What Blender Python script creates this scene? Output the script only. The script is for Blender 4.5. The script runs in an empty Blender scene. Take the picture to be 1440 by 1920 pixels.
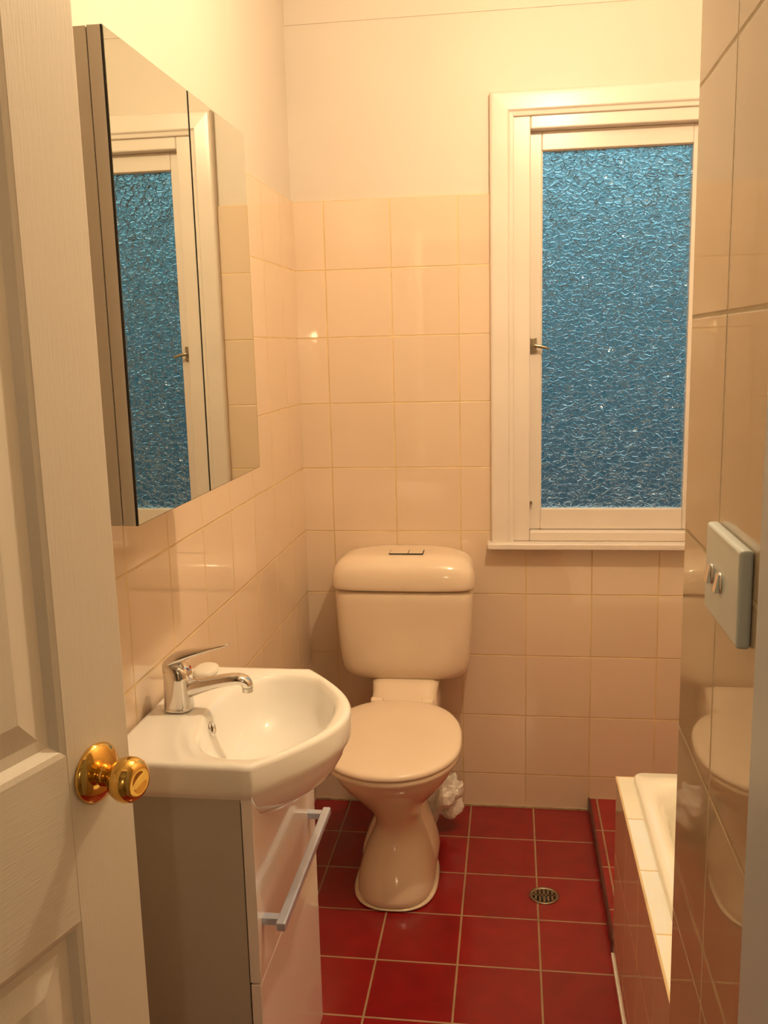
import bpy, bmesh, math, random
from mathutils import Vector, Matrix, noise
random.seed(4)
S=bpy.context.scene
try:
    S.view_settings.view_transform='Standard'
except Exception: pass

# ------------------------------------------------ materials
def nodes(name):
    m=bpy.data.materials.new(name); m.use_nodes=True
    return m,m.node_tree,m.node_tree.nodes['Principled BSDF']
def simple(name,col,rough=.4,metal=0,coat=0,noise_s=0,noise_a=.0,bump=0,bscale=80,spec=.5):
    m,nt,b=nodes(name)
    b.inputs['Base Color'].default_value=(*col,1)
    b.inputs['Roughness'].default_value=rough
    b.inputs['Metallic'].default_value=metal
    b.inputs['Coat Weight'].default_value=coat
    b.inputs['Specular IOR Level'].default_value=spec
    g=nt.nodes.new('ShaderNodeNewGeometry')
    if noise_a>0:
        n=nt.nodes.new('ShaderNodeTexNoise'); n.inputs['Scale'].default_value=noise_s; n.inputs['Detail'].default_value=4
        nt.links.new(g.outputs['Position'],n.inputs['Vector'])
        r=nt.nodes.new('ShaderNodeMapRange'); r.inputs['From Min'].default_value=.3; r.inputs['From Max'].default_value=.7
        r.inputs['To Min'].default_value=1-noise_a; r.inputs['To Max'].default_value=1
        nt.links.new(n.outputs['Fac'],r.inputs['Value'])
        h=nt.nodes.new('ShaderNodeVectorMath'); h.operation='SCALE'; h.inputs[0].default_value=col
        nt.links.new(r.outputs[0],h.inputs['Scale']); nt.links.new(h.outputs[0],b.inputs['Base Color'])
    if bump>0:
        n=nt.nodes.new('ShaderNodeTexNoise'); n.inputs['Scale'].default_value=bscale; n.inputs['Detail'].default_value=3
        nt.links.new(g.outputs['Position'],n.inputs['Vector'])
        bp=nt.nodes.new('ShaderNodeBump'); bp.inputs['Strength'].default_value=bump; bp.inputs['Distance'].default_value=.002
        nt.links.new(n.outputs['Fac'],bp.inputs['Height']); nt.links.new(bp.outputs[0],b.inputs['Normal'])
    return m
def mth(nt,op,a,b=None,c=None):
    n=nt.nodes.new('ShaderNodeMath'); n.operation=op
    for i,v in enumerate((a,b,c)):
        if v is None: continue
        if isinstance(v,(int,float)): n.inputs[i].default_value=v
        else: nt.links.new(v,n.inputs[i])
    return n.outputs[0]
def tile_mat(name,ax,org,size,col,grout,gw=.0034,rough=.03,var=.06,wav=.03,dirt=0.0,spec=.9):
    m,nt,b=nodes(name)
    b.inputs['Specular IOR Level'].default_value=spec
    g=nt.nodes.new('ShaderNodeNewGeometry'); s=nt.nodes.new('ShaderNodeSeparateXYZ')
    nt.links.new(g.outputs['Position'],s.inputs[0])
    ds=[];fl=[]
    for i in range(2):
        u=mth(nt,'DIVIDE',mth(nt,'SUBTRACT',s.outputs['XYZ'.index(ax[i])],org[i]),size)
        f=mth(nt,'FRACT',u); fl.append(mth(nt,'FLOOR',u))
        ds.append(mth(nt,'SUBTRACT',.5,mth(nt,'ABSOLUTE',mth(nt,'SUBTRACT',f,.5))))
    d=mth(nt,'MINIMUM',ds[0],ds[1])
    mr=nt.nodes.new('ShaderNodeMapRange'); mr.inputs['From Min'].default_value=gw*.35/size; mr.inputs['From Max'].default_value=gw*.75/size
    nt.links.new(d,mr.inputs['Value']); mask=mr.outputs[0]
    cx=nt.nodes.new('ShaderNodeCombineXYZ'); nt.links.new(fl[0],cx.inputs[0]); nt.links.new(fl[1],cx.inputs[1])
    wn=nt.nodes.new('ShaderNodeTexWhiteNoise'); nt.links.new(cx.outputs[0],wn.inputs['Vector'])
    v=mth(nt,'ADD',mth(nt,'MULTIPLY',wn.outputs['Value'],var),1-var)
    nz=nt.nodes.new('ShaderNodeTexNoise'); nz.inputs['Scale'].default_value=14; nz.inputs['Detail'].default_value=5
    nt.links.new(g.outputs['Position'],nz.inputs['Vector'])
    v=mth(nt,'MULTIPLY',v,mth(nt,'SUBTRACT',1+dirt*.5,mth(nt,'MULTIPLY',nz.outputs['Fac'],dirt)))
    sc=nt.nodes.new('ShaderNodeVectorMath'); sc.operation='SCALE'; sc.inputs[0].default_value=col
    nt.links.new(v,sc.inputs['Scale'])
    gs=nt.nodes.new('ShaderNodeVectorMath'); gs.operation='SCALE'; gs.inputs[0].default_value=grout
    nt.links.new(mth(nt,'SUBTRACT',1.35,mth(nt,'MULTIPLY',nz.outputs['Fac'],.7)),gs.inputs['Scale'])
    mx=nt.nodes.new('ShaderNodeMix'); mx.data_type='RGBA'
    nt.links.new(mask,mx.inputs['Factor']); nt.links.new(gs.outputs[0],mx.inputs['A']); nt.links.new(sc.outputs[0],mx.inputs['B'])
    nt.links.new(mx.outputs['Result'],b.inputs['Base Color'])
    nt.links.new(mth(nt,'ADD',mth(nt,'MULTIPLY',mth(nt,'SUBTRACT',1,mask),.6),rough),b.inputs['Roughness'])
    n2=nt.nodes.new('ShaderNodeTexNoise'); n2.inputs['Scale'].default_value=7; n2.inputs['Detail'].default_value=1
    nt.links.new(g.outputs['Position'],n2.inputs['Vector'])
    hh=mth(nt,'ADD',mask,mth(nt,'MULTIPLY',n2.outputs['Fac'],wav*10))
    bp=nt.nodes.new('ShaderNodeBump'); bp.inputs['Strength'].default_value=.6; bp.inputs['Distance'].default_value=.0012
    nt.links.new(hh,bp.inputs['Height']); nt.links.new(bp.outputs[0],b.inputs['Normal'])
    return m

CREAM=(.79,.62,.46); GR=(.70,.51,.25)
M_tb=tile_mat('tile_back','XZ',(-.3586,1.915),.2,CREAM,GR)
M_tl=tile_mat('tile_left','YZ',(2.46,1.915),.2,CREAM,GR)
M_tn_shaded=tile_mat('tile_nib_shaded','YZ',(.763,1.903),.2,(.62,.49,.33),(.58,.47,.28),rough=.015,wav=.02,spec=1.0)  # same beige tile as the walls, partition's shade put into a darker colour
M_tne=tile_mat('tile_nib_end','XZ',(.165,1.903),.2,CREAM,GR)
M_bt=tile_mat('tile_bath','YZ',(2.1,.474),.2,CREAM,GR)
M_btop=tile_mat('tile_bath_top','XY',(.243,2.1),.2,(.96,.93,.78),GR)
M_floor=tile_mat('tile_floor','XY',(-.133,2.03),.2,(.29,.010,.013),(.38,.25,.13),gw=.004,rough=.16,var=.20,wav=.05,dirt=.5,spec=.6)
M_paint=simple('wall_paint',(.69,.61,.52),.5,noise_s=3,noise_a=.05,bump=.15,bscale=60)
M_trim=simple('trim_paint',(.78,.70,.62),.28,noise_s=8,noise_a=.05)
M_ceil=simple('ceiling_paint',(.78,.73,.66),.7,noise_s=3,noise_a=.04)
M_china=simple('toilet_china',(.82,.67,.51),.12,coat=.3,noise_s=6,noise_a=.04)
M_seat=simple('seat_plastic',(.86,.71,.55),.2,noise_s=6,noise_a=.03)
M_basin=simple('basin_ceramic',(.93,.91,.86),.06,coat=.5,noise_s=6,noise_a=.02)
M_bath=simple('bath_enamel',(.96,.94,.82),.12,coat=.3,noise_s=6,noise_a=.02)
M_chrome=simple('chrome',(.78,.76,.74),.08,1,noise_s=20,noise_a=.05)
M_steel=simple('drain_steel',(.42,.36,.26),.35,1,noise_s=60,noise_a=.3)
M_brass=simple('brass',(.86,.55,.15),.08,1,noise_s=30,noise_a=.08)
M_dark=simple('dark_gap',(.015,.012,.01),.6,noise_s=20,noise_a=.1)
M_vside_shaded=simple('vanity_laminate_shaded',(.50,.48,.43),.35,noise_s=10,noise_a=.04)  # base colour darkened to stand in for the door's shadow on the side
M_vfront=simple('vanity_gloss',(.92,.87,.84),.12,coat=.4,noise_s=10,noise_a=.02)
M_handle=simple('satin_metal',(.62,.69,.86),.3,.6,noise_s=40,noise_a=.05)
M_mirror=simple('mirror_silver',(.66,.68,.61),.006,1,noise_s=1,noise_a=.01)
M_cab=simple('cabinet_laminate',(.78,.73,.64),.3,noise_s=8,noise_a=.04)
M_switch=simple('switch_plastic',(.74,.85,.88),.25,noise_s=20,noise_a=.03)
M_paper=simple('paper',(.85,.78,.70),.8,noise_s=30,noise_a=.1,bump=.3,bscale=50)
M_soap=simple('soap',(.88,.84,.74),.3,noise_s=20,noise_a=.05)
M_carpet=simple('hall_carpet',(.30,.22,.14),.9,noise_s=200,noise_a=.3,bump=.5,bscale=300)
M_red=simple('red_dot',(.7,.03,.02),.3,noise_s=20,noise_a=.05)
M_jamb=simple('jamb_paint',(.68,.77,.88),.3,noise_s=8,noise_a=.05)
M_seal=simple('sealant',(.55,.42,.25),.5,noise_s=40,noise_a=.4)

def door_mat(name,scale):
    m,nt,b=nodes(name)
    b.inputs['Base Color'].default_value=(.76,.70,.60,1); b.inputs['Roughness'].default_value=.34
    tc=nt.nodes.new('ShaderNodeTexCoord'); mp=nt.nodes.new('ShaderNodeMapping'); mp.inputs['Scale'].default_value=scale
    nz=nt.nodes.new('ShaderNodeTexNoise'); nz.inputs['Scale'].default_value=1; nz.inputs['Detail'].default_value=3; nz.inputs['Distortion'].default_value=.6
    bp=nt.nodes.new('ShaderNodeBump'); bp.inputs['Strength'].default_value=.24; bp.inputs['Distance'].default_value=.001
    nt.links.new(tc.outputs['Object'],mp.inputs[0]); nt.links.new(mp.outputs[0],nz.inputs['Vector']); nt.links.new(nz.outputs['Fac'],bp.inputs['Height']); nt.links.new(bp.outputs[0],b.inputs['Normal'])
    return m
M_door=door_mat('door_paint',(420,420,22))
M_rail=door_mat('door_rail_paint',(22,22,420))

# obscure pebbled glass
M_glass,nt,b=nodes('obscure_glass')
b.inputs['Base Color'].default_value=(.86,.96,1,1); b.inputs['Roughness'].default_value=.06
b.inputs['Transmission Weight'].default_value=1; b.inputs['IOR'].default_value=1.5
g=nt.nodes.new('ShaderNodeNewGeometry'); mp=nt.nodes.new('ShaderNodeMapping'); mp.inputs['Scale'].default_value=(52,0,70)
nt.links.new(g.outputs['Position'],mp.inputs[0])
nz=nt.nodes.new('ShaderNodeTexNoise'); nz.inputs['Scale'].default_value=.7
nt.links.new(mp.outputs[0],nz.inputs['Vector'])
va=nt.nodes.new('ShaderNodeVectorMath'); va.operation='MULTIPLY_ADD'; va.inputs[1].default_value=(.9,0,.9)
nt.links.new(nz.outputs['Color'],va.inputs[0]); nt.links.new(mp.outputs[0],va.inputs[2])
vo=nt.nodes.new('ShaderNodeTexVoronoi'); vo.feature='DISTANCE_TO_EDGE'; vo.inputs['Scale'].default_value=1
nt.links.new(va.outputs[0],vo.inputs['Vector'])
pw=mth(nt,'POWER',mth(nt,'MINIMUM',mth(nt,'MULTIPLY',vo.outputs['Distance'],2.6),1.0),.75)
bp=nt.nodes.new('ShaderNodeBump'); bp.inputs['Strength'].default_value=1; bp.inputs['Distance'].default_value=.0058
nt.links.new(pw,bp.inputs['Height']); nt.links.new(bp.outputs[0],b.inputs['Normal'])

def emis(name,col,st):
    m,nt,b=nodes(name); b.inputs['Base Color'].default_value=(*col,1)
    b.inputs['Emission Color'].default_value=(*col,1); b.inputs['Emission Strength'].default_value=st
    return m

# ------------------------------------------------ geometry helpers
def link(ob): S.collection.objects.link(ob); return ob
def group(name,loc):
    e=bpy.data.objects.new(name,None); e.location=loc; e.empty_display_size=.1; return link(e)
def par(o,p):
    if p is not None:
        o.parent=p; o.matrix_parent_inverse=Matrix.Translation(-Vector(p.location))
    return o
def mesh(name,verts,faces,mat,parent=None,smooth=False):
    me=bpy.data.meshes.new(name); me.from_pydata([tuple(v) for v in verts],[],faces); me.update()
    bm=bmesh.new(); bm.from_mesh(me); bmesh.ops.recalc_face_normals(bm,faces=bm.faces); bm.to_mesh(me); bm.free()
    for p in me.polygons: p.use_smooth=smooth
    if mat: me.materials.append(mat)
    return par(link(bpy.data.objects.new(name,me)),parent)
def box(name,x0,x1,y0,y1,z0,z1,mat,parent=None,bev=0,seg=2):
    v=[(x,y,z) for x in (x0,x1) for y in (y0,y1) for z in (z0,z1)]
    f=[(0,1,3,2),(4,6,7,5),(0,4,5,1),(2,3,7,6),(0,2,6,4),(1,5,7,3)]
    o=mesh(name,v,f,mat,parent)
    if bev>0:
        m=o.modifiers.new('b','BEVEL'); m.width=bev; m.segments=seg; m.limit_method='ANGLE'
        for p in o.data.polygons: p.use_smooth=True
        w=o.modifiers.new('w','WEIGHTED_NORMAL')
    return o
def boxes(name,lst,mat,parent=None,bev=0,seg=2):
    V=[];F=[]
    for (x0,x1,y0,y1,z0,z1) in lst:
        k=len(V)
        V+=[(x,y,z) for x in (x0,x1) for y in (y0,y1) for z in (z0,z1)]
        F+=[tuple(i+k for i in f) for f in [(0,1,3,2),(4,6,7,5),(0,4,5,1),(2,3,7,6),(0,2,6,4),(1,5,7,3)]]
    o=mesh(name,V,F,mat,parent)
    if bev>0:
        m=o.modifiers.new('b','BEVEL'); m.width=bev; m.segments=seg
    return o
def prism_yz(name,poly,x0,x1,mat,parent=None):
    n=len(poly); V=[(x0,y,z) for y,z in poly]+[(x1,y,z) for y,z in poly]
    F=[tuple(range(n)),tuple(range(n,2*n))]+[(i,(i+1)%n,(i+1)%n+n,i+n) for i in range(n)]
    return mesh(name,V,F,mat,parent)
def loft(name,rings,mat,parent=None,sub=0,cap0=True,cap1=True,smooth=True):
    n=len(rings[0]); V=[p for r in rings for p in r]; F=[]
    for i in range(len(rings)-1):
        for j in range(n):
            a=i*n+j; b_=i*n+(j+1)%n; F.append((a,b_,b_+n,a+n))
    if cap0: F.append(tuple(range(n)))
    if cap1: F.append(tuple((len(rings)-1)*n+j for j in range(n)))
    o=mesh(name,V,F,mat,parent,smooth)
    if sub:
        m=o.modifiers.new('s','SUBSURF'); m.levels=sub; m.render_levels=sub
    return o
def egg(cx,cy,a,lf,lb,z,n=2.0,N=48,nb=None,zt=0):
    pts=[]
    for k in range(N):
        t=2*math.pi*k/N; c,s=math.cos(t),math.sin(t)
        e=n if s<0 else (nb or n)
        x=a*math.copysign(abs(c)**(2/e),c)
        y=(lf if s<0 else lb)*math.copysign(abs(s)**(2/e),s)
        pts.append((cx+x,cy+y,z+zt*y))
    return pts
def cyl(name,p0,p1,r0,r1,mat,parent=None,N=32,bev=0):
    p0=Vector(p0);p1=Vector(p1);d=(p1-p0).normalized()
    a=d.orthogonal().normalized(); b_=d.cross(a)
    def ring(p,r): return [p+a*math.cos(2*math.pi*k/N)*r+b_*math.sin(2*math.pi*k/N)*r for k in range(N)]
    if bev: rs=[ring(p0,r0-bev),ring(p0+d*bev,r0),ring(p1-d*bev,r1),ring(p1,r1-bev)]
    else: rs=[ring(p0,r0),ring(p1,r1)]
    o=loft(name,rs,mat,parent)
    o.data.set_sharp_from_angle(angle=math.radians(40))
    return o
def lathe(name,p0,d,prof,mat,parent=None,N=40):
    p0=Vector(p0);d=Vector(d).normalized(); a=d.orthogonal().normalized(); b_=d.cross(a)
    rs=[[p0+d*h+(a*math.cos(2*math.pi*k/N)+b_*math.sin(2*math.pi*k/N))*max(r,1e-4) for k in range(N)] for h,r in prof]
    o=loft(name,rs,mat,parent); return o

# ------------------------------------------------ room shell
YB=2.83; XL=-.65; XR=.95; ZC=2.62
wx0,wx1,wz0,wz1=-.0,.592,.885,2.13
wb=group('wall_back',(0.15,2.9,0))
boxes('plaster',[(-.80,wx0,YB+.008,2.98,0,ZC),(wx1,1.10,YB+.008,2.98,0,ZC),(wx0,wx1,YB+.008,2.98,0,wz0),(wx0,wx1,YB+.008,2.98,wz1,ZC)],M_paint,wb)
boxes('tiles',[(XL,wx0-.02,YB,YB+.008,0,1.915),(wx1+.02,XR,YB,YB+.008,0,1.915),(wx0-.02,wx1+.02,YB,YB+.008,0,wz0-.01)],M_tb,wb)
boxes('plaster_band',[(XL-.008,XR+.008,YB+.0055,YB+.008,2.408,ZC)],M_paint,wb,bev=.0012)
wl=group('wall_left',(-.7,1.6,0))
box('plaster',-.80,XL-.008,.38,YB+.008,0,ZC,M_paint,wl)
box('tiles',XL-.008,XL,.38,YB+.008,0,1.915,M_tl,wl)
wr=group('wall_right',(1.0,1.6,0))
box('plaster',XR+.008,1.10,.38,YB+.008,0,ZC,M_paint,wr)
box('tiles',XR,XR+.008,.38,YB+.008,0,1.915,M_tl,wr)
wn=group('wall_partition',(.2,.64,0))
box('core',.173,.235,.38,.902,0,ZC,M_paint,wn)
box('tiles_face',.165,.173,.38,.91,0,1.903,M_tn_shaded,wn,bev=.002)
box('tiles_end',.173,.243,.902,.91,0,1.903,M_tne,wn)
box('tiles_far_face',.235,.243,.38,.902,0,1.903,M_tn_shaded,wn)
wf=group('wall_front',(0,.33,0))
boxes('plaster',[(-1.4,-.665,.27,.38,0,ZC),(.18,1.4,.27,.38,0,ZC),(-.665,.18,.27,.38,2.08,ZC)],M_paint,wf)
box('floor',-.80,1.10,.27,2.98,-.08,0,M_floor)
box('ceiling',-1.4,1.4,-1.6,2.98,ZC,ZC+.08,M_ceil)
def cornice(nm,pts_prof,axis,a0,a1,fix,sgn):
    V=[]
    for a in (a0,a1):
        for (d,z) in pts_prof:
            V.append((a,fix+sgn*d,z) if axis=='x' else (fix+sgn*d,a,z))
    n=len(pts_prof); F=[(i,(i+1)%n,(i+1)%n+n,i+n) for i in range(n)]+[tuple(range(n)),tuple(range(n,2*n))]
    return mesh(nm,V,F,M_trim)
prof=[(0,ZC-.09),(.012,ZC-.09),(.016,ZC-.07),(.035,ZC-.035),(.07,ZC-.012),(.09,ZC),(0,ZC)]
cornice('trim_1',prof,'x',XL-.008,XR+.008,YB+.008,-1)
cornice('trim_2',prof,'y',.38,YB+.008,XL-.008,1)
cornice('trim_3',prof,'y',.38,YB+.008,XR+.008,-1)
st=group('floor_step',(.6,2.45,0))
box('slab',.247,XR,2.1,YB,0,.042,M_floor,st)
box('edge',.240,.247,2.1,YB,0,.044,simple('step_edge',(.09,.02,.015),.3,noise_s=20,noise_a=.3),st)
boxes('trim_4',[(XL,.24,YB-.004,YB,0,.006)],M_seal)
# hallway
box('floor_hall',-1.4,1.4,-1.6,.27,-.08,0,M_carpet)
box('wall_hall_rear',-1.4,1.4,-1.7,-1.6,0,ZC,M_paint)
box('wall_hall_left',-1.5,-1.4,-1.6,.38,0,ZC,M_paint)
box('wall_hall_right',1.4,1.5,-1.6,.38,0,ZC,M_paint)
dj=group('trim_5',(.16,.45,0))
box('jamb',.150,.1649,.27,.583,0,2.08,M_jamb,dj,bev=.003)
box('stop',.138,.150,.30,.42,0,2.08,M_jamb,dj,bev=.002)
box('head',-.665,.18,.27,.38,2.05,2.08,M_trim,dj,bev=.003)
box('jamb_left',-.665,-.651,.27,.38,0,2.05,M_trim,dj,bev=.002)
box('architrave',.150,.235,.25,.27,0,2.13,M_trim,dj,bev=.004)
box('architrave_left',-.73,-.651,.25,.27,0,2.13,M_trim,dj,bev=.004)

# ------------------------------------------------ window
w=group('window_1',(.296,2.85,wz0))
def frame(nm,x0,x1,z0,z1,t,y0,y1,mat,bev=.003,bottom=True,tt=None,tb=None,seg=2):
    tt=tt or t; tb=tb or t
    L=[(x0,x0+t,y0,y1,z0,z1),(x1-t,x1,y0,y1,z0,z1),(x0+t,x1-t,y0,y1,z1-tt,z1)]
    if bottom: L.append((x0+t,x1-t,y0,y1,z0,z0+tb))
    return boxes(nm,L,mat,w,bev,seg)
def mitre(nm,x0,x1,z0,z1,prof,mat):
    V=[];n=len(prof)
    for off,y in prof: V.append((x0+off,y,z0))
    for off,y in prof: V.append((x0+off,y,z1-off))
    for off,y in prof: V.append((x1-off,y,z1-off))
    for off,y in prof: V.append((x1-off,y,z0))
    F=[]
    for k in range(3):
        for i in range(n): F.append((k*n+i,k*n+(i+1)%n,(k+1)*n+(i+1)%n,(k+1)*n+i))
    F+= [tuple(range(n)),tuple(range(3*n,4*n))]
    return mesh(nm,V,F,mat,w)
mitre('casing',-.064,.657,.885,2.187,[(0,2.838),(0,2.816),(.003,2.811),(.008,2.8085),(.016,2.808),(.050,2.807),(.053,2.809),(.056,2.813),(.060,2.814),(.066,2.815),(.068,2.818),(.068,2.838)],M_trim)
frame('frame',.0,.593,.885,2.13,.052,2.824,2.96,M_trim,.004,True,.046,.03)
frame('sash',.050,.544,.916,2.084,.035,2.860,2.90,M_trim,.003,True,.053,.064)
frame('putty',.083,.515,.976,2.034,.005,2.868,2.884,M_trim,.001,True)
box('sill',-.076,.668,2.785,2.84,.865,.885,M_trim,w,bev=.004)
box('glass',.084,.514,2.876,2.881,.977,2.033,M_glass,w)
box('latch_plate',.052,.072,2.852,2.860,1.455,1.50,M_steel,w,bev=.002)
cyl('latch_pin',(.062,2.854,1.477),(.062,2.838,1.477),.007,.006,M_steel,w)
loft('latch_arm',[[(.056,2.842,1.470),(.056,2.836,1.470),(.056,2.836,1.484),(.056,2.842,1.484)],
 [(.085,2.842,1.468),(.085,2.836,1.468),(.085,2.836,1.480),(.085,2.842,1.480)],
 [(.112,2.842,1.462),(.112,2.836,1.462),(.112,2.836,1.470),(.112,2.842,1.470)]],M_steel,w,sub=1)
cyl('stay_pin',(.056,2.860,1.0),(.056,2.845,1.0),.005,.004,M_steel,w)

# ------------------------------------------------ door
phi=math.radians(17)
dD=Vector((math.sin(phi),math.cos(phi),0)); dN=Vector((math.cos(phi),-math.sin(phi),0))
edge=Vector((-.44,.96,0)); DW=.60; TH=.035; hinge=edge-dD*DW
door=group('door_1',tuple(hinge+Vector((0,0,.01))))
DM=Matrix(((dD.x,dN.x,0,hinge.x),(dD.y,dN.y,0,hinge.y),(0,0,1,0),(0,0,0,1)))
def dmesh(o):
    o.matrix_parent_inverse=Matrix.Identity(4); o.parent=door
    M=DM.copy(); M.translation=Vector((0,0,0)); o.matrix_basis=M
    o.location=Vector((0,0,-.01)); return o
st_=.097; z0,z1=.01,2.04
xs=[(st_,.255),(.345,DW-st_)]; zs=[(.20,.873),(1.065,1.93)]
o=boxes('stiles',[(0,st_,-TH,0,z0,z1),(DW-st_,DW,-TH,0,z0,z1)],M_door,None,.0015); dmesh(o)
L=[(st_,DW-st_,-TH,0,z0,.20),(st_,DW-st_,-TH,0,.873,1.065),(st_,DW-st_,-TH,0,1.93,z1)]
o=boxes('rails',L,M_rail,None,0); dmesh(o)
o=boxes('mullions',[(.255,.345,-TH,0,a,b_) for a,b_ in zs],M_door,None,0); dmesh(o)
pi=0
for (a,b_) in xs:
    for (c,d) in zs:
        for side in (0,1):
            V=[];F=[]
            pr=[(0,0),(.006,.002),(.014,.010),(.026,.011),(.034,.009),(.052,.004),(.056,.003)]
            for off,dep in pr:
                y=-dep if side==0 else -TH+dep
                V+=[(a+off,y,c+off),(b_-off,y,c+off),(b_-off,y,d-off),(a+off,y,d-off)]
            for i in range(len(pr)-1):
                for j in range(4):
                    F.append((i*4+j,i*4+(j+1)%4,i*4+4+(j+1)%4,i*4+4+j))
            k=(len(pr)-1)*4; F.append((k,k+1,k+2,k+3))
            pi+=1; dmesh(mesh('panel_%d'%pi,V,F,M_door,None))
rc=edge-dD*.056+Vector((0,0,1.028))
for sgn,off in ((1,0),(-1,-TH)):
    p=rc+dN*off
    lathe('rosette_%d'%(sgn+2),p,dN*sgn,[(0,.033),(.003,.034),(.007,.031),(.010,.024),(.013,.018),(.013,0)],M_brass,door)
    lathe('knob_%d'%(sgn+2),p+dN*sgn*.010,dN*sgn,[(0,.014),(.006,.0125),(.012,.012),(.018,.016),(.024,.0215),(.031,.0245),(.038,.0250),(.045,.0230),(.050,.018),(.0515,.013),(.0505,.011),(.0505,0)],M_brass,door)
o=box('latch_face',DW,DW+.001,-TH*.7,-TH*.3,1.0,1.056,M_brass); dmesh(o)

# ------------------------------------------------ mirror cabinet
mc=group('mirror_cabinet',(-.57,1.41,1.266))
cy0,cy1,cz0,cz1=1.113,1.700,1.265,1.863; cm=1.402; cf=-.474
box('carcass',XL,cf-.0215,cy0,cy1,cz0,cz1,M_cab,mc,bev=.001)
box('gap',cf-.0215,cf-.020,cy0+.002,cy1-.002,cz0+.002,cz1-.002,M_dark,mc)
for i,(a,b_) in enumerate(((cy0,cm-.0022),(cm+.0022,cy1))):
    box('door_%d'%(i+1),cf-.020,cf-.0035,a,b_,cz0,cz1,M_cab,mc)
    box('mirror_edge_%d'%(i+1),cf-.0035,cf-.0012,a,b_,cz0,cz1,M_dark,mc)
    box('mirror_%d'%(i+1),cf-.0012,cf,a+.0012,b_-.0012,cz0+.0012,cz1-.0012,M_mirror,mc)

# ------------------------------------------------ vanity unit
vn=group('vanity_unit',(-.52,1.517,0))
vy0,vy1=1.302,1.733; vm=1.5175
boxes('carcass',[(XL,-.422,vy0,vy0+.016,0,.80),(XL,-.422,vy1-.016,vy1,0,.80),(XL,-.46,vy0+.016,vy1-.016,0,.07),(XL,-.422,vy0+.016,vy1-.016,.07,.086),(XL,-.64,vy0+.016,vy1-.016,.086,.80)],M_vside_shaded,vn)
box('shadow_gap',-.424,-.420,vy0+.004,vy1-.004,.086,.70,M_dark,vn)
notch=[(.214,.796),(.20,.783),(.18,.762),(.15,.744),(.13,.733),(.10,.727),(.05,.723)]
poly=[(vy0,.475),(vy1,.475),(vy1,.796)]+[(vm+d,z) for d,z in notch]+[(vm-d,z) for d,z in reversed(notch)]+[(vy0,.796)]
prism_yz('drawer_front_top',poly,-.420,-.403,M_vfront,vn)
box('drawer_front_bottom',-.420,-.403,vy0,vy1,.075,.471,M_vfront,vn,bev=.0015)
hz=.570
box('handle_bar',-.377,-.361,1.312,1.697,hz-.008,hz+.008,M_handle,vn,bev=.003)
box('handle_post_1',-.404,-.368,1.325,1.341,hz-.007,hz+.007,M_handle,vn,bev=.002)
box('handle_post_2',-.404,-.368,1.670,1.686,hz-.007,hz+.007,M_handle,vn,bev=.002)
# basin
bc=(-.435,1.5175)
outline=[]
by0,by1=1.293,1.742
def rc_pts(cx,cy,r,a0,a1,n=6): return [(cx+r*math.cos(a0+(a1-a0)*i/n),cy+r*math.sin(a0+(a1-a0)*i/n)) for i in range(n+1)]
outline+=[(-.402,by0)]
K=60
for i in range(K+1):
    t=i/K; outline.append((-.402+.119*math.sin(math.pi*t)**.95,by0+(by1-by0)*t))
outline+=[(-.41,by1)]
outline+=rc_pts(-.635,by1-.012,.012,math.pi/2,math.pi)
outline+=rc_pts(-.635,by0+.012,.012,math.pi,1.5*math.pi)
outline.append((-.41,by0))
def seg_r(t):
    best=None; d=(math.cos(t),math.sin(t)); n=len(outline)
    for i in range(n):
        x1,y1=outline[i]; x2,y2=outline[(i+1)%n]
        x1-=bc[0];x2-=bc[0];y1-=bc[1];y2-=bc[1]
        ex,ey=x2-x1,y2-y1; den=d[0]*ey-d[1]*ex
        if abs(den)<1e-12: continue
        r=(x1*ey-y1*ex)/den; s=(x1*d[1]-y1*d[0])/den
        if r>0 and -1e-6<=s<=1+1e-6: best=r if best is None else max(best,r)
    return best or .2
corner=[math.atan2(by0-bc[1],-.402-bc[0])%(2*math.pi),math.atan2(by1-bc[1],-.402-bc[0])%(2*math.pi)]
N=144; ths=[2*math.pi*k/N for k in range(N)]
for c in corner:
    i=min(range(N),key=lambda k:abs(ths[k]-c)); ths[i]=c
R=[seg_r(t) for t in ths]
def bring(fn,z): 
    out=[]
    for t,r in zip(ths,R):
        q=fn(t,r); out.append((bc[0]+q*math.cos(t),bc[1]+q*math.sin(t),z))
    return out
def bw(t):
    c,s=math.cos(t),math.sin(t)
    a=.124 if c>0 else .105
    n=2.3 if c<0 else 2.1
    return (abs(c/a)**n+abs(s/.190)**n)**(-1/n)
ZT=.852
rings=[bring(lambda t,r:r*.25,.712),bring(lambda t,r:r*.60,.721),bring(lambda t,r:r*.80,.748),bring(lambda t,r:r*.93,.783),bring(lambda t,r:r-.004,.800),
 bring(lambda t,r:r-.001,.805),bring(lambda t,r:r,.812),bring(lambda t,r:r,ZT-.008),bring(lambda t,r:r-.002,ZT-.003),bring(lambda t,r:r-.006,ZT),bring(lambda t,r:r-.012,ZT),
 bring(lambda t,r:min(bw(t)+.006,r-.016),ZT-.001),bring(lambda t,r:min(bw(t),r-.020),ZT-.004),bring(lambda t,r:min(bw(t)-.006,r-.026),ZT-.014),
 bring(lambda t,r:bw(t)*.90,ZT-.045),bring(lambda t,r:bw(t)*.80,ZT-.072),bring(lambda t,r:bw(t)*.62,ZT-.096),bring(lambda t,r:bw(t)*.35,ZT-.107),bring(lambda t,r:.02,ZT-.110)]
bs=loft('basin',rings,M_basin,vn)
lathe('waste',(bc[0],bc[1],ZT-.111),(0,0,1),[(0,.0),(.001,.024),(.004,.023),(.005,.018),(.003,.016),(.003,0)],M_chrome,vn)
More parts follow.
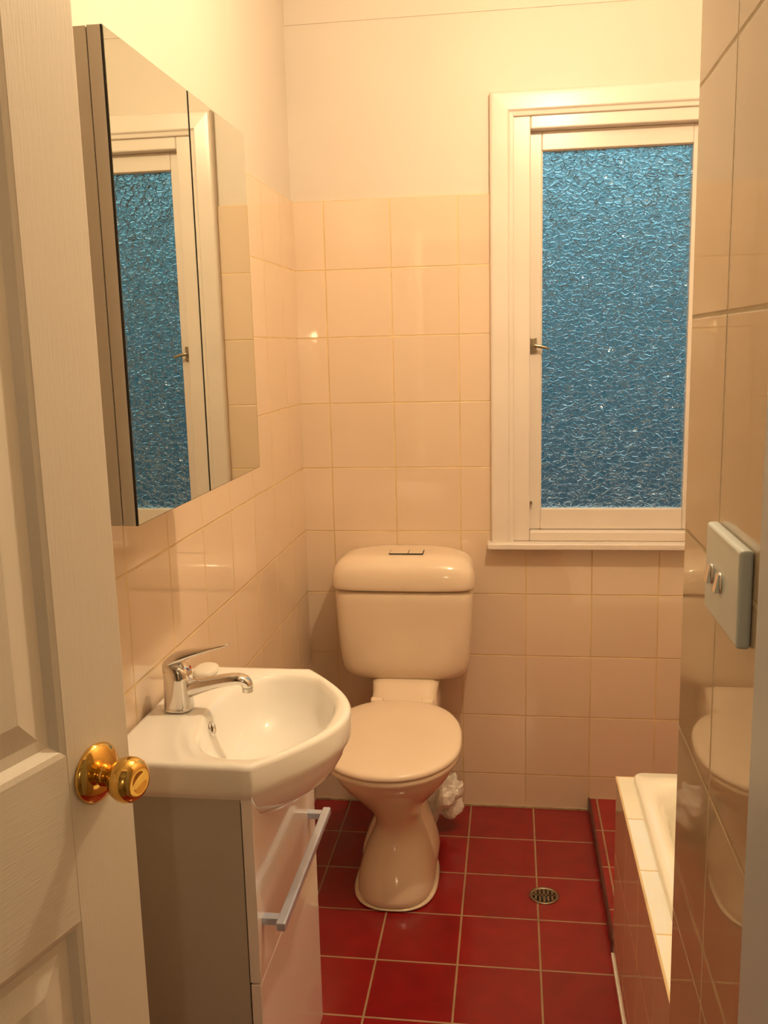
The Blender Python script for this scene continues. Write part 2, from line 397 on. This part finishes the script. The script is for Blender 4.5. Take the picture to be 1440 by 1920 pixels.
lathe('overflow',(-.533,1.500,ZT-.030),(1,0,.25),[(0,.013),(.004,.013),(.007,.011),(.005,.0075),(.002,.007)],M_chrome,vn)
lathe('overflow_hole',(-.533,1.500,ZT-.030),(1,0,.25),[(0,.0),(.0025,.0072),(.0026,0)],M_dark,vn)

# tap
tp=group('basin_tap',(-.593,1.515,ZT))
def sec(x,z,nx,nz,w_,h_,N=20,e=2.6,y=1.515):
    l=math.hypot(nx,nz); ux,uz=-nz/l,nx/l
    out=[]
    for k in range(N):
        t=2*math.pi*k/N; c,s=math.cos(t),math.sin(t)
        a=w_*math.copysign(abs(c)**(2/e),c); b_=h_*math.copysign(abs(s)**(2/e),s)
        out.append((x+ux*b_,y+a,z+uz*b_))
    return out
bx=-.593
loft('body',[sec(bx,ZT,0,1,.027,.027),sec(bx,ZT+.004,0,1,.027,.027),sec(bx,ZT+.006,0,1,.0255,.0255),sec(bx+.001,ZT+.04,0,1,.0250,.0250),sec(bx+.001,ZT+.060,0,1,.0250,.0250),sec(bx+.000,ZT+.075,.1,1,.0250,.0255),sec(bx-.002,ZT+.086,.25,1,.022,.023),sec(bx-.003,ZT+.089,.25,1,.015,.016)],M_chrome,tp,sub=1)
loft('spout',[sec(bx+.012,ZT+.036,1,.2,.017,.018),sec(bx+.03,ZT+.042,1,.2,.0165,.015),sec(bx+.06,ZT+.050,1,.2,.0155,.0115),sec(bx+.09,ZT+.057,1,.18,.015,.0105),sec(bx+.112,ZT+.060,1,-.1,.0145,.0105),sec(bx+.124,ZT+.057,1,-1,.013,.0105),sec(bx+.128,ZT+.050,0.1,-1,.0115,.0105),sec(bx+.128,ZT+.042,0,-1,.0110,.0105)],M_chrome,tp,sub=1)
cyl('aerator',(bx+.128,1.515,ZT+.044),(bx+.128,1.515,ZT+.036),.0098,.0095,M_chrome,tp)
loft('lever',[sec(bx-.024,ZT+.078,1,.5,.015,.006),sec(bx-.012,ZT+.091,1,.6,.022,.009),sec(bx+.008,ZT+.099,1,.35,.021,.010),sec(bx+.035,ZT+.107,1,.28,.014,.006),sec(bx+.065,ZT+.115,1,.28,.011,.0035),sec(bx+.092,ZT+.122,1,.2,.011,.0025),sec(bx+.099,ZT+.123,1,0,.008,.0018)],M_chrome,tp,sub=1)
lathe('indicator',(bx+.0245,1.515,ZT+.079),(1,0,.1),[(0,.003),(.0012,.003),(.0014,0)],M_red,tp)
loft('soap_bar',[egg(-.603,1.693,.020,.030,.030,ZT,2.6,28),egg(-.603,1.693,.025,.036,.036,ZT+.007,2.6,28),egg(-.603,1.693,.022,.032,.032,ZT+.015,2.6,28),egg(-.603,1.693,.012,.02,.02,ZT+.018,2.4,28)],M_soap,None,sub=1)

# ------------------------------------------------ toilet
TX=-.322
tl=group('toilet',(TX,2.48,0))
def ps(z,a,yf,yb,n=2.3,m=None):
    m=m if m is not None else yf+(yb-yf)*.45
    return egg(TX,m,a,m-yf,yb-m,z,n,48,2.6)
loft('pan',[ps(0,.108,2.225,2.60,2.5),ps(.012,.110,2.223,2.60,2.5),ps(.04,.106,2.229,2.60,2.5),ps(.08,.096,2.245,2.59,2.4),ps(.12,.078,2.270,2.58,2.3),ps(.155,.063,2.292,2.57,2.2),ps(.19,.056,2.300,2.57,2.2),ps(.225,.066,2.288,2.58,2.2),ps(.265,.093,2.255,2.59,2.2),ps(.31,.130,2.208,2.61,2.2),ps(.35,.158,2.169,2.62,2.2),ps(.38,.171,2.152,2.63,2.2),ps(.400,.174,2.146,2.63,2.2),ps(.404,.169,2.151,2.625,2.2)],M_china,tl,sub=1)
loft('foot_flange',[ps(0,.117,2.221,2.58,2.6),ps(.006,.118,2.220,2.58,2.6),ps(.010,.113,2.226,2.58,2.6)],M_china,tl,sub=1)
loft('trap_casing',[ps(0,.115,2.37,2.63,3.0),ps(.05,.113,2.37,2.63,3.0),ps(.09,.100,2.39,2.63,3.0),ps(.13,.078,2.42,2.63,2.8),ps(.19,.065,2.44,2.63,2.6),ps(.27,.075,2.46,2.63,2.6),ps(.33,.08,2.47,2.63,2.6)],M_china,tl,sub=1)
def rr(cx,cy,a,b_,z,n=5,N=40): return egg(cx,cy,a,b_,b_,z,n,N)
loft('rear_shelf',[rr(TX,2.64,.07,.07,.22),rr(TX,2.655,.085,.09,.30),rr(TX,2.67,.104,.12,.36),rr(TX,2.68,.104,.12,.42),rr(TX,2.69,.098,.10,.445),rr(TX,2.71,.100,.075,.47),rr(TX,2.715,.11,.075,.495)],M_china,tl,sub=1)
zt=.055
def sl(z,k): return egg(TX-.002,2.325,.190-k,.200-k,.252-k,z,2.05,56,2.5,zt)
loft('seat_ring',[sl(.409,.008),sl(.412,.003),sl(.424,.003),sl(.427,.008)],M_seat,tl)
loft('lid',[sl(.4275,.004),sl(.430,.0),sl(.436,-.001),sl(.443,.002),sl(.447,.010),sl(.450,.04),sl(.4515,.09),sl(.452,.15)],M_seat,tl,sub=1)
for i,dx in enumerate((-.075,.075)):
    cyl('hinge_%d'%(i+1),(TX+dx-.018,2.578,.452),(TX+dx+.018,2.578,.452),.012,.012,M_seat,tl,bev=.003)
def cs(z,a,yf,n=5): 
    yb=2.828; c=(yf+yb)/2; h=(yb-yf)/2; return egg(TX-.003,c,a,h,h,z,n,64)
loft('cistern_body',[cs(.480,.10,2.70,4),cs(.482,.145,2.68,4),cs(.490,.174,2.665,4.5),cs(.508,.190,2.655),cs(.54,.198,2.65),cs(.62,.204,2.645),cs(.70,.208,2.64),cs(.765,.210,2.638),cs(.768,.208,2.64)],M_china,tl,sub=1)
loft('cistern_lid',[cs(.770,.207,2.64),cs(.771,.215,2.632),cs(.780,.2165,2.630),cs(.808,.2165,2.630),cs(.830,.212,2.634,4.5),cs(.849,.201,2.645,4.2),cs(.862,.181,2.662,4),cs(.869,.147,2.68,4),cs(.872,.10,2.70,4),cs(.873,.03,2.74,3)],M_china,tl,sub=1)
box('button_surround',TX-.045,TX+.058,2.690,2.742,.8715,.8745,M_dark,tl,bev=.001)
box('button_full',TX-.043,TX+.012,2.692,2.740,.873,.8765,M_china,tl,bev=.0015)
box('button_half',TX+.014,TX+.056,2.692,2.740,.873,.8765,M_china,tl,bev=.0015)
cu=bpy.data.curves.new('outlet','CURVE'); cu.dimensions='3D'; sp_=cu.splines.new('BEZIER'); sp_.bezier_points.add(2)
for bpn,(co) in zip(sp_.bezier_points,[(TX,2.55,.20),(TX,2.70,.19),(TX,2.75,.0)]):
    bpn.co=co; bpn.handle_left_type=bpn.handle_right_type='AUTO'
cu.bevel_depth=.05; cu.bevel_resolution=6; cu.materials.append(M_china)
par(link(bpy.data.objects.new('outlet_pipe',cu)),tl)

# crumpled paper beside the toilet
bm=bmesh.new(); bmesh.ops.create_icosphere(bm,subdivisions=4,radius=1)
for v in bm.verts:
    n=v.co.normalized()
    k=1+.55*noise.noise(n*1.4+Vector((5,2,0)))-.25*abs(noise.noise(n*3.1+Vector((3,1,2))))
    v.co=Vector((n.x*.062*k+.025*n.z,n.y*.045*k,n.z*.085*k))
zmin=min(v.co.z for v in bm.verts)
for v in bm.verts: v.co+=Vector((-.217,2.66,-zmin))
me=bpy.data.meshes.new('crumpled_paper'); bm.to_mesh(me); bm.free(); me.materials.append(M_paper)
link(bpy.data.objects.new('crumpled_paper',me))

# ------------------------------------------------ bath
bt=group('bathtub',(.6,1.5,0))
X0=.243;Y0=.912;Y1=2.10;ZB=.472
box('front_tiles',X0,X0+.045,Y0,Y1,0,ZB-.006,M_bt,bt)
box('end_tiles',X0+.045,XR-.001,Y1-.045,Y1,0,ZB-.006,tile_mat('tile_bath_end','XZ',(.243,.474),.2,CREAM,GR),bt)
boxes('hob_top',[(X0-.002,X0+.047,Y0,Y1+.002,ZB-.006,ZB),(X0+.047,XR-.001,Y1-.047,Y1+.002,ZB-.006,ZB)],M_btop,bt,.0015)
def br(x0,x1,y0,y1,z,n=9): return egg((x0+x1)/2,(y0+y1)/2,(x1-x0)/2,(y1-y0)/2,(y1-y0)/2,z,n,80)
xa,xb,ya,yb=X0+.036,XR-.003,Y0+.003,Y1-.010
loft('tub',[br(xa,xb,ya,yb,ZB-.001,60),br(xa,xb,ya,yb,ZB+.012,60),br(xa+.004,xb-.004,ya+.004,yb-.004,ZB+.018,50),br(xa+.03,xb-.03,ya+.03,yb-.05,ZB+.018,18),br(xa+.042,xb-.042,ya+.042,yb-.062,ZB+.012,12),br(xa+.052,xb-.052,ya+.055,yb-.075,ZB-.02,9),br(xa+.08,xb-.08,ya+.11,yb-.12,ZB-.22,6),br(xa+.10,xb-.10,ya+.15,yb-.15,ZB-.35,5),br(xa+.14,xb-.14,ya+.20,yb-.20,ZB-.385,4),br(xa+.24,xb-.24,ya+.4,yb-.4,ZB-.392,3)],M_bath,bt,cap0=False)
box('base_seal',X0-.004,X0,Y0,Y1,0,.010,M_soap,bt)

# ------------------------------------------------ floor drain
dr=group('floor_drain',(.085,2.34,0))
lathe('rim',(.085,2.34,0),(0,0,1),[(0,.040),(.0025,.040),(.003,.037),(.0025,.031),(.001,.031),(.001,0)],M_steel,dr)
lathe('well',(.085,2.34,.0011),(0,0,1),[(0,.0),(.0002,.031),(.0003,0)],M_dark,dr)
for i in range(5):
    x=-.022+.011*i; h=math.sqrt(.031**2-x*x)
    box('bar_%d'%(i+1),.085+x-.0028,.085+x+.0028,2.34-h,2.34+h,.0012,.003,M_steel,dr)
box('cross_bar',.085-.031,.085+.031,2.337,2.343,.0012,.003,M_steel,dr)

# ------------------------------------------------ switch plate
sw=group('switch_plate',(.16,.70,1.305))
box('plate',.155,.165,.650,.762,1.268,1.339,M_switch,sw,bev=.003,seg=3)
for i,(y,z) in enumerate(((.736,1.302),(.706,1.302))):
    lathe('rocker_base_%d'%(i+1),(.1552,y,z),(-1,0,0),[(0,.0085),(.0015,.008),(.002,0)],M_chrome,sw,N=24)
    loft('rocker_%d'%(i+1),[[(.155,y-.004,z-.007),(.155,y+.004,z-.007),(.155,y+.004,z+.007),(.155,y-.004,z+.007)],
     [(.1500,y-.004,z-.007),(.1500,y+.004,z-.007),(.1525,y+.004,z+.007),(.1525,y-.004,z+.007)]],M_chrome,sw,sub=0,smooth=False)

# ------------------------------------------------ lamps
WARM=(1,.765,.475)
LX,LY=.16,1.70
cl=group('ceiling_light',(LX,LY,ZC))
lathe('rose',(LX,LY,ZC),(0,0,-1),[(0,.055),(.01,.055),(.025,.03),(.028,0)],M_trim,cl)
cyl('holder',(LX,LY,ZC-.025),(LX,LY,ZC-.095),.018,.02,M_trim,cl)
lathe('bulb',(LX,LY,ZC-.090),(0,0,-1),[(0,.013),(.02,.016),(.045,.028),(.065,.030),(.085,.022),(.092,.008),(.093,0)],emis('bulb_glow',(1,.77,.46),30),cl)
ld=bpy.data.lights.new('bulb_light','POINT'); ld.energy=42; ld.color=WARM; ld.shadow_soft_size=.03
lo=link(bpy.data.objects.new('bulb_light',ld)); lo.location=(LX,LY,ZC-.225); par(lo,cl)
hl=group('hall_wall_lamp',(.2,-1.6,1.6))
box('backplate',.16,.24,-1.6,-1.585,1.52,1.66,M_brass,hl,bev=.004)
cyl('arm',(.2,-1.59,1.56),(.2,-1.52,1.56),.008,.008,M_brass,hl)
lathe('globe',(.2,-1.51,1.53),(0,0,1),[(0,.012),(.01,.03),(.035,.042),(.06,.042),(.085,.03),(.094,.01),(.095,0)],emis('globe_glow',(1,.77,.46),12),hl)
ld=bpy.data.lights.new('hall_light','POINT'); ld.energy=9; ld.color=WARM; ld.shadow_soft_size=.02
lo=link(bpy.data.objects.new('hall_light',ld)); lo.location=(.2,-1.42,1.58); par(lo,hl)

# ------------------------------------------------ world: dusk outside
W=bpy.data.worlds.new('dusk'); S.world=W; W.use_nodes=True; nt=W.node_tree
bg=nt.nodes['Background']; tc=nt.nodes.new('ShaderNodeTexCoord'); sx=nt.nodes.new('ShaderNodeSeparateXYZ')
nt.links.new(tc.outputs['Generated'],sx.inputs[0])
cr=nt.nodes.new('ShaderNodeValToRGB'); e=cr.color_ramp.elements
e[0].position=.36; e[0].color=(.008,.030,.042,1)
e[1].position=.72; e[1].color=(.42,.80,.92,1)
a=e.new(.45); a.color=(.018,.065,.085,1)
a=e.new(.55); a.color=(.05,.14,.165,1)
a=e.new(.63); a.color=(.16,.37,.42,1)
nt.links.new(mth(nt,'MULTIPLY_ADD',sx.outputs['Z'],.5,.5),cr.inputs[0])
nt.links.new(cr.outputs[0],bg.inputs[0]); bg.inputs[1].default_value=1.45

# ------------------------------------------------ camera
th=math.radians(10.07); ph=math.radians(8.0); ro=.025
F=Vector((-math.sin(ph)*math.cos(th),math.cos(ph)*math.cos(th),-math.sin(th)))
R0=Vector((math.cos(ph),math.sin(ph),0)); U0=R0.cross(F)
Rr=R0*math.cos(ro)-U0*math.sin(ro); Ur=R0*math.sin(ro)+U0*math.cos(ro)
cam=bpy.data.cameras.new('camera'); co=link(bpy.data.objects.new('camera',cam))
cam.sensor_fit='VERTICAL'; cam.sensor_height=36; cam.sensor_width=27; cam.lens=1740/1920*36; cam.clip_start=.02
co.matrix_world=Matrix(((Rr.x,Ur.x,-F.x,0),(Rr.y,Ur.y,-F.y,0),(Rr.z,Ur.z,-F.z,1.483),(0,0,0,1)))
S.camera=co
